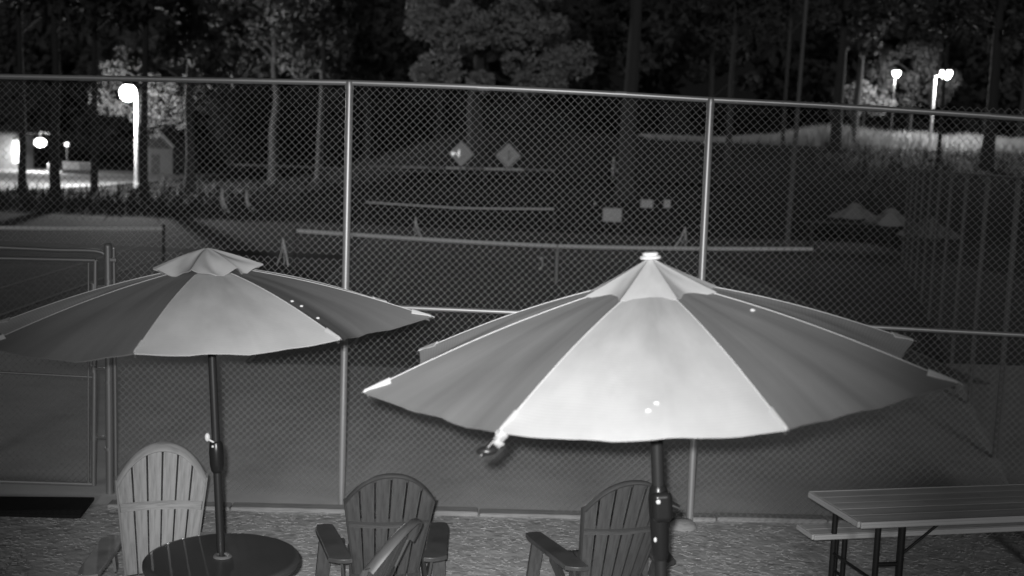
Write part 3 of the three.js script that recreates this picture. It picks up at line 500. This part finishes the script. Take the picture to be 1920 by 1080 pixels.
const pines = [                                                    // x, z, trunk radius, crown from, crown width, bark, label
  [8.4, -58, 0.42, 11.5, 3, 'bark', 'thick bare pine trunk right of the broad tree'], [16.7, -72, 0.2, 8, 2.4, 'barkPale', 'slim pine behind the right fence post'],
  [22.3, -80, 0.14, 9, 2, 'barkPale', 'very slim pine standing left of the lit grass'], [29.3, -86, 0.3, 7, 2.6, 'barkPale', 'pine with its foot lit beside the tall grass'],
  [27.0, -83, 0.42, 9, 2.6, 'barkDark', 'dark thick trunk left of the lit foot of a pine'], [32.4, -78, 0.14, 9, 2, 'barkDark', 'thin dark trunk just right of the right lamp pole'],
  [34.8, -76, 0.42, 9, 3, 'barkDark', 'thick dark trunk standing before the grass at far right'], [-15.6, -70, 0.3, 7, 2.5, 'barkPale', 'straight grey pine right of the left street lamp'],
  [-8.6, -75, 0.25, 8, 2.6, 'bark', 'slim pine seen left of the left fence post'], [-22.4, -62, 0.2, 9.5, 2.2, 'barkDark', 'leftmost dark trunk before the lit car park'],
  [-20.5, -61.5, 0.26, 9.5, 2.4, 'barkDark', 'thick dark trunk second from left before the car park'], [-18.7, -62, 0.19, 9.5, 2, 'barkDark', 'dark trunk third from left before the car park'],
  [-16.3, -62.5, 0.22, 9.5, 2.2, 'barkDark', 'dark trunk just right of the left street lamp'], [-6.7, -90, 0.3, 6, 3, 'barkDark', 'dark pine far behind the left fence post'],
  [-1.5, -97, 0.3, 6, 3.4, 'barkDark', 'dark pine far behind the broad tree'], [13.5, -92, 0.3, 5.5, 3.2, 'barkDark', 'dark pine far behind between two trunks'], [21, -98, 0.3, 5, 3.4, 'barkDark', 'dark pine far behind the right fence post'],
  [41, -106, 0.3, 5, 3.6, 'barkDark', 'dark pine behind the right lamp'], [48.5, -100, 0.3, 5, 3.4, 'barkDark', 'dark pine at the upper right corner'], [-31, -122, 0.3, 4.5, 4, 'barkDark', 'dark pine behind the low house'],
  [-46, -125, 0.3, 5, 4.2, 'barkDark', 'dark pine behind the building at upper left'], [-20, -115, 0.3, 5, 3.8, 'barkDark', 'dark pine behind the gabled house']];
for (const [x, z, r0, y0, w, bk, l] of pines) { const i = pines.findIndex(q => q[0] === x); tree('pine_tree', l, x, z, y0 + 9, r0, pineClumps(100 + i, y0, 10, w), z < -88 ? 130 : 170, z < -88 ? 0.34 : 0.24, z < -88 ? matt.leafFar : matt.leaf, matt[bk], 200 + i, 6); }
// a far wood that reads as one dark mass
{
  const r = rng(9), c = []; for (let i = 0; i < 260; i++) { const x = -85 + r() * 170, z = -118 - r() * 25; c.push([x, groundY(x, z) + 1 + r() * 15, z, 2 + r() * 2.4]); }
  tag(obj('distant_woods', crown(400, c, 150, 0.7), matt.leafFar), 'dark mass of woods behind everything along the top', 'woods', null, 'stuff');
}
// a thin tall pole on the right behind the court
{
  const p = thing('court_light_pole', 'tall thin grey pole rising out of the photo right of the right fence post', 'pole', [12.3, 0, -42.5]);
  obj('shaft', bar([-0.05, 0, 0], [0.1, 11, 0], 0.1, 0.06), M(0.15, 0.6), p); obj('base_plate', box(0.4, 0.03, 0.4, 0, 0.02, 0), matt.postDark, p); obj('light_head', box(0.6, 0.15, 0.35, 0.35, 11, 0, 0.04), matt.postDark, p);
}
// tall grass on the crest; dark cover added so the slope looks unlit
function blades(n, area, h0, h1, w, seed) {
  const r = rng(seed), pos = [], nor = [], uv = [];
  for (let i = 0; i < n; i++) {
    const [x, z, k] = area(r); if (x < -24 && z < -57 || x < -20 && z < -66) continue; const y = groundY(x, z) - 0.05, h = (h0 + (h1 - h0) * r()) * k, a = r() * 6.28, lx = (r() - 0.5) * 0.7 * h, lz = (r() - 0.5) * 0.7 * h, cx = Math.cos(a) * w, cz = Math.sin(a) * w;
    pos.push(x - cx, y, z - cz, x + cx, y, z + cz, x + lx, y + h, z + lz); for (let q = 0; q < 3; q++) { nor.push(-Math.sin(a), 0.3, Math.cos(a)); uv.push(q / 2, q === 2 ? 1 : 0); }
  }
  const g = new THREE.BufferGeometry(); g.setAttribute('position', new THREE.Float32BufferAttribute(pos, 3)); g.setAttribute('normal', new THREE.Float32BufferAttribute(nor, 3)); g.setAttribute('uv', new THREE.Float32BufferAttribute(uv, 2)); return g;
}
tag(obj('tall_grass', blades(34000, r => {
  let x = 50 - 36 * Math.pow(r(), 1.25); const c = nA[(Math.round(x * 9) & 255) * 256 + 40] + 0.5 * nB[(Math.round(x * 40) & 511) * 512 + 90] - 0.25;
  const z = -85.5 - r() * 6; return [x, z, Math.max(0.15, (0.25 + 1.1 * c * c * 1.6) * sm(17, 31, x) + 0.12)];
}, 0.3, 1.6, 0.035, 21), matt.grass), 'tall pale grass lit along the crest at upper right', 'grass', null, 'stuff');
tag(obj('added_dark_cover', blades(26000, r => [-34 + r() * 81, -48.5 - r() * (r() < 0.3 ? 9 : 36), 0.6 + r()], 0.1, 0.6, 0.06, 22), M(0.045, 0.95)), 'dark low plants added to keep the slope below the lit grass dim', 'ground cover', null, 'stuff');
{
  const r = rng(34), c = []; for (let i = 0; i < 14; i++) c.push([(r() - 0.5) * 3.6, 2.2 + r() * 2.4, (r() - 0.5) * 2, 0.45 + r() * 0.5]);
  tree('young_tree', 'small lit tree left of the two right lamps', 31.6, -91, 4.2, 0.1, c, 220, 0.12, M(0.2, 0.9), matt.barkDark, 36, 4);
}

{
  const r = rng(61), c = []; for (let i = 0; i < 26; i++) { const a = r() * 6.28, q = Math.sqrt(r()) * 3.4; c.push([Math.cos(a) * q, 6.3 + Math.sin(a) * q * 0.8, (r() - 0.5) * 2.4, 0.5 + r() * 0.6]); }
  tree('young_tree', 'loose foliage added around the left street lamp for its halo', -20.6, -79.5, 7, 0.12, c, 170, 0.11, M(0.055, 0.9), matt.barkDark, 62, 5);  // leaves added around the lamp to make a halo
  const c2 = []; for (let i = 0; i < 26; i++) { const a = r() * 6.28, q = Math.sqrt(r()) * 3.2; c2.push([Math.cos(a) * q, 5.4 + Math.sin(a) * q * 0.7, (r() - 0.5) * 2, 0.5 + r() * 0.6]); }
  tree('young_tree', 'loose foliage behind the two right lamps', 35.6, -91.5, 6.4, 0.12, c2, 140, 0.12, M(0.07, 0.9), matt.barkDark, 63, 5);
}

// ---------- street lamps ----------
function lampPost(name, label, x, z, h, arm, headR, I, poleR, lightOff, poleM = matt.lampPole, round = false) {
  const y0 = groundY(x, z), o = thing(name, label, 'street lamp', [x, y0, z]);
  const pl = obj('pole', bar([0, -0.1, 0], [0, h, 0], poleR, poleR * 0.75, 14), poleM, o); obj('base', bar([0, 0, 0], [0, 0.35, 0], poleR * 1.6, poleR * 1.3, 14), poleM, pl);
  obj('arm', bar([0, h - 0.1, 0], [arm, h + 0.25, 0.1], 0.04), poleM, o);
  const hd = obj('lamp_head', round ? lathe([[0, headR * 1.12], [headR * 0.3, headR * 1.08], [headR * 0.45, headR * 0.9], [0, headR * 0.86]], 20).translate(arm, h + 0.15, 0.1) : lathe([[0, headR * 1.1], [headR * 0.7, headR * 0.95], [headR * 1.15, headR * 0.55], [headR * 1.15, headR * 0.4]], 20).translate(arm, h + 0.2, 0.1), matt.postDark, o);
  obj('lamp_globe', round ? new THREE.SphereGeometry(headR, 24, 18).translate(arm, h + 0.15, 0.1) : lathe([[0, -headR], [headR * 0.5, -headR * 0.8], [headR * 0.95, -headR * 0.1], [headR, headR * 0.35], [headR * 0.6, headR * 0.9], [0, headR]], 20).translate(arm, h + 0.15, 0.1), glow(14), hd);
  pointLight(x + arm + lightOff[0], y0 + h + 0.15 + lightOff[1], z + 0.1 + lightOff[2], I, 8);
}
lampPost('street_lamp', 'bright street lamp on a pale pole at upper left', -20.0, -75, 5.75, -0.5, 0.52, 520, 0.145, [-0.1, -0.85, 0.5], matt.lampPole, true);
lampPost('street_lamp', 'brighter lamp on a lit pole at upper right', 34.6, -85, 5.45, 0.75, 0.42, 150, 0.1, [0.0, -0.62, 0.45]);
lampPost('street_lamp', 'smaller round lamp left of the brighter right lamp', 32.75, -88, 5.2, 0.05, 0.3, 60, 0.05, [0, -0.5, 0.3], matt.postDark);

// ---------- buildings at the far left ----------
function house(name, label, x, z, w, h, d, roofH, m) {
  const o = thing(name, label, 'building', [x, 0, z]);
  obj('wall', box(w, h, d, 0, h / 2, 0), m, o);
  const sh = new THREE.Shape([[-w / 2 - 0.25, 0], [w / 2 + 0.25, 0], [0, roofH]].map(p => new THREE.Vector2(...p))), g = new THREE.ExtrudeGeometry(sh, { depth: d + 0.4, bevelEnabled: false }); g.translate(0, h, -d / 2 - 0.2);
  obj('roof', g, matt.roof, o);
  return o;
}
{
  const o = house('gabled_house', 'small gabled house right of the left street lamp', -26.2, -108, 2.4, 2.3, 5, 1.5, matt.wall);
  const fx = obj('lit_rake_edge', (() => { const g = box(1.75, 0.22, 0.08); g.rotateZ(-0.8); g.translate(0.72, 3.02, 2.76); return g; })(), matt.paleWall, o);  // pale board added, lit edge of the gable put into its colour
  obj('door', box(0.7, 1.7, 0.06, -0.3, 0.85, 2.53), M(0.15, 0.7), o);
}
{
  const o = thing('clubhouse', 'low dark building with a lit doorway at the left edge', 'building', [-40, 0, -106]);
  obj('wall', [box(4.9, 3.0, 4, 0.15 + 1.4 - 2.0, 1.5, -0.2)], matt.wall, o); obj('wall', box(7, 3.0, 4, -3.3 - 2.4, 1.5, -0.2), matt.wall, o);
  obj('roof', box(14, 0.2, 5.6, -2.4, 3.12, 0.2), matt.roof, o);
  const dr = obj('lit_doorway_window', box(0.62, 1.9, 0.06, 2.02, 1.5, 1.86), glow(1.6), o); obj('door_frame', [box(0.1, 2.1, 0.12, 1.62, 1.5, 1.87), box(0.1, 2.1, 0.12, 2.42, 1.5, 1.87), box(0.9, 0.1, 0.12, 2.02, 2.58, 1.87)], matt.paleWall, dr);
  pointLight(-38, 1.5, -103.3, 12, 6);
}
{
  const o = thing('porch_post', 'pale lit post beside the round wall lamp', 'post', [-33.62, 0, -100]); obj('shaft', bar([0, 0, 0], [0, 3.15, 0], 0.2, 0.2, 16), matt.paleWall, o); obj('plinth', box(0.62, 0.45, 0.62, 0, 0.5, 0, 0.05), matt.paleWall, o);
  const l = thing('wall_lamp', 'round bright lamp left of the pale post', 'lamp', [-34.65, 2.42, -100.2]); obj('lamp_globe', new THREE.SphereGeometry(0.42, 20, 14).scale(1.2, 0.9, 1), glow(6), l); obj('lamp_bracket', bar([0, 0.35, 0], [0, 0.9, 0], 0.05), matt.postDark, l); obj('lamp_pole', bar([0, 0.9, 0], [0.95, 0.7, 0.1], 0.04), matt.postDark, l);
  pointLight(-34.3, 2.2, -99.5, 110, 6);
  const s = thing('bollard_lamp', 'small dim round lamp on a thin post left of the street lamp', 'lamp', [-33.36, 0, -103]); obj('post', bar([0, 0, 0], [0, 2.15, 0], 0.05), matt.postDark, s); obj('lamp_globe', new THREE.SphereGeometry(0.2, 16, 12).translate(0, 2.33, 0), glow(0.7), s); pointLight(-33.36, 2.33, -102.6, 3, 6);
}
{
  const o = thing('low_wall', 'low white wall catching lamp light at the back of the car park', 'wall', [-30.7, 0, -98]);
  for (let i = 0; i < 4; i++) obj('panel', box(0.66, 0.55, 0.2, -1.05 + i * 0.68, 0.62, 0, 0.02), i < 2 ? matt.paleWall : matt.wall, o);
  obj('coping', box(2.8, 0.08, 0.28, 0, 0.94, 0, 0.02), matt.paleWall, o); obj('plinth', box(2.8, 0.33, 0.24, 0, 0.17, 0), matt.roof, o);
}
{
  const h = thing('security_floodlight', 'small floodlight mounted at the viewpoint', 'floodlight', LAMP);
  obj('mast', bar([0, -3.26, 0.12], [0, 0.1, 0.12], 0.03), matt.postDark, h); obj('housing', box(0.1, 0.08, 0.08, 0, 0, 0.04, 0.01), matt.postDark, h); obj('lamp_lens', new THREE.CylinderGeometry(0.03, 0.03, 0.01, 20).rotateX(Math.PI / 2).translate(0, 0, -0.01), glow(1), h);
}
for (const [o, f, u, v, l, k] of [[UR, surfR[1], 0.44, 0.84, 'white petal low on the white front panel, right of its pair', 1], [UR, surfR[1], 0.475, 0.87, 'white petal low on the white front panel, left of its pair', 1], [UR, surfR[0], 0.17, 0.36, 'white petal high on the grey right panel of the right umbrella', 1.1],
  [UL, surfL[0], 0.87, 0.6, 'uppermost of three white petals beside the seam of the left umbrella', 0.9], [UL, surfL[0], 0.84, 0.66, 'middle of three white petals beside the seam of the left umbrella', 0.9], [UL, surfL[0], 0.85, 0.79, 'lowest of three white petals beside the seam of the left umbrella', 0.9]]) {
  o.updateMatrixWorld(); const q = V(...f(u, v)); q.y += 0.008; q.applyMatrix4(o.matrixWorld); petal([q.x, q.y, q.z], l, k);
}
renderer.render(scene, camera);
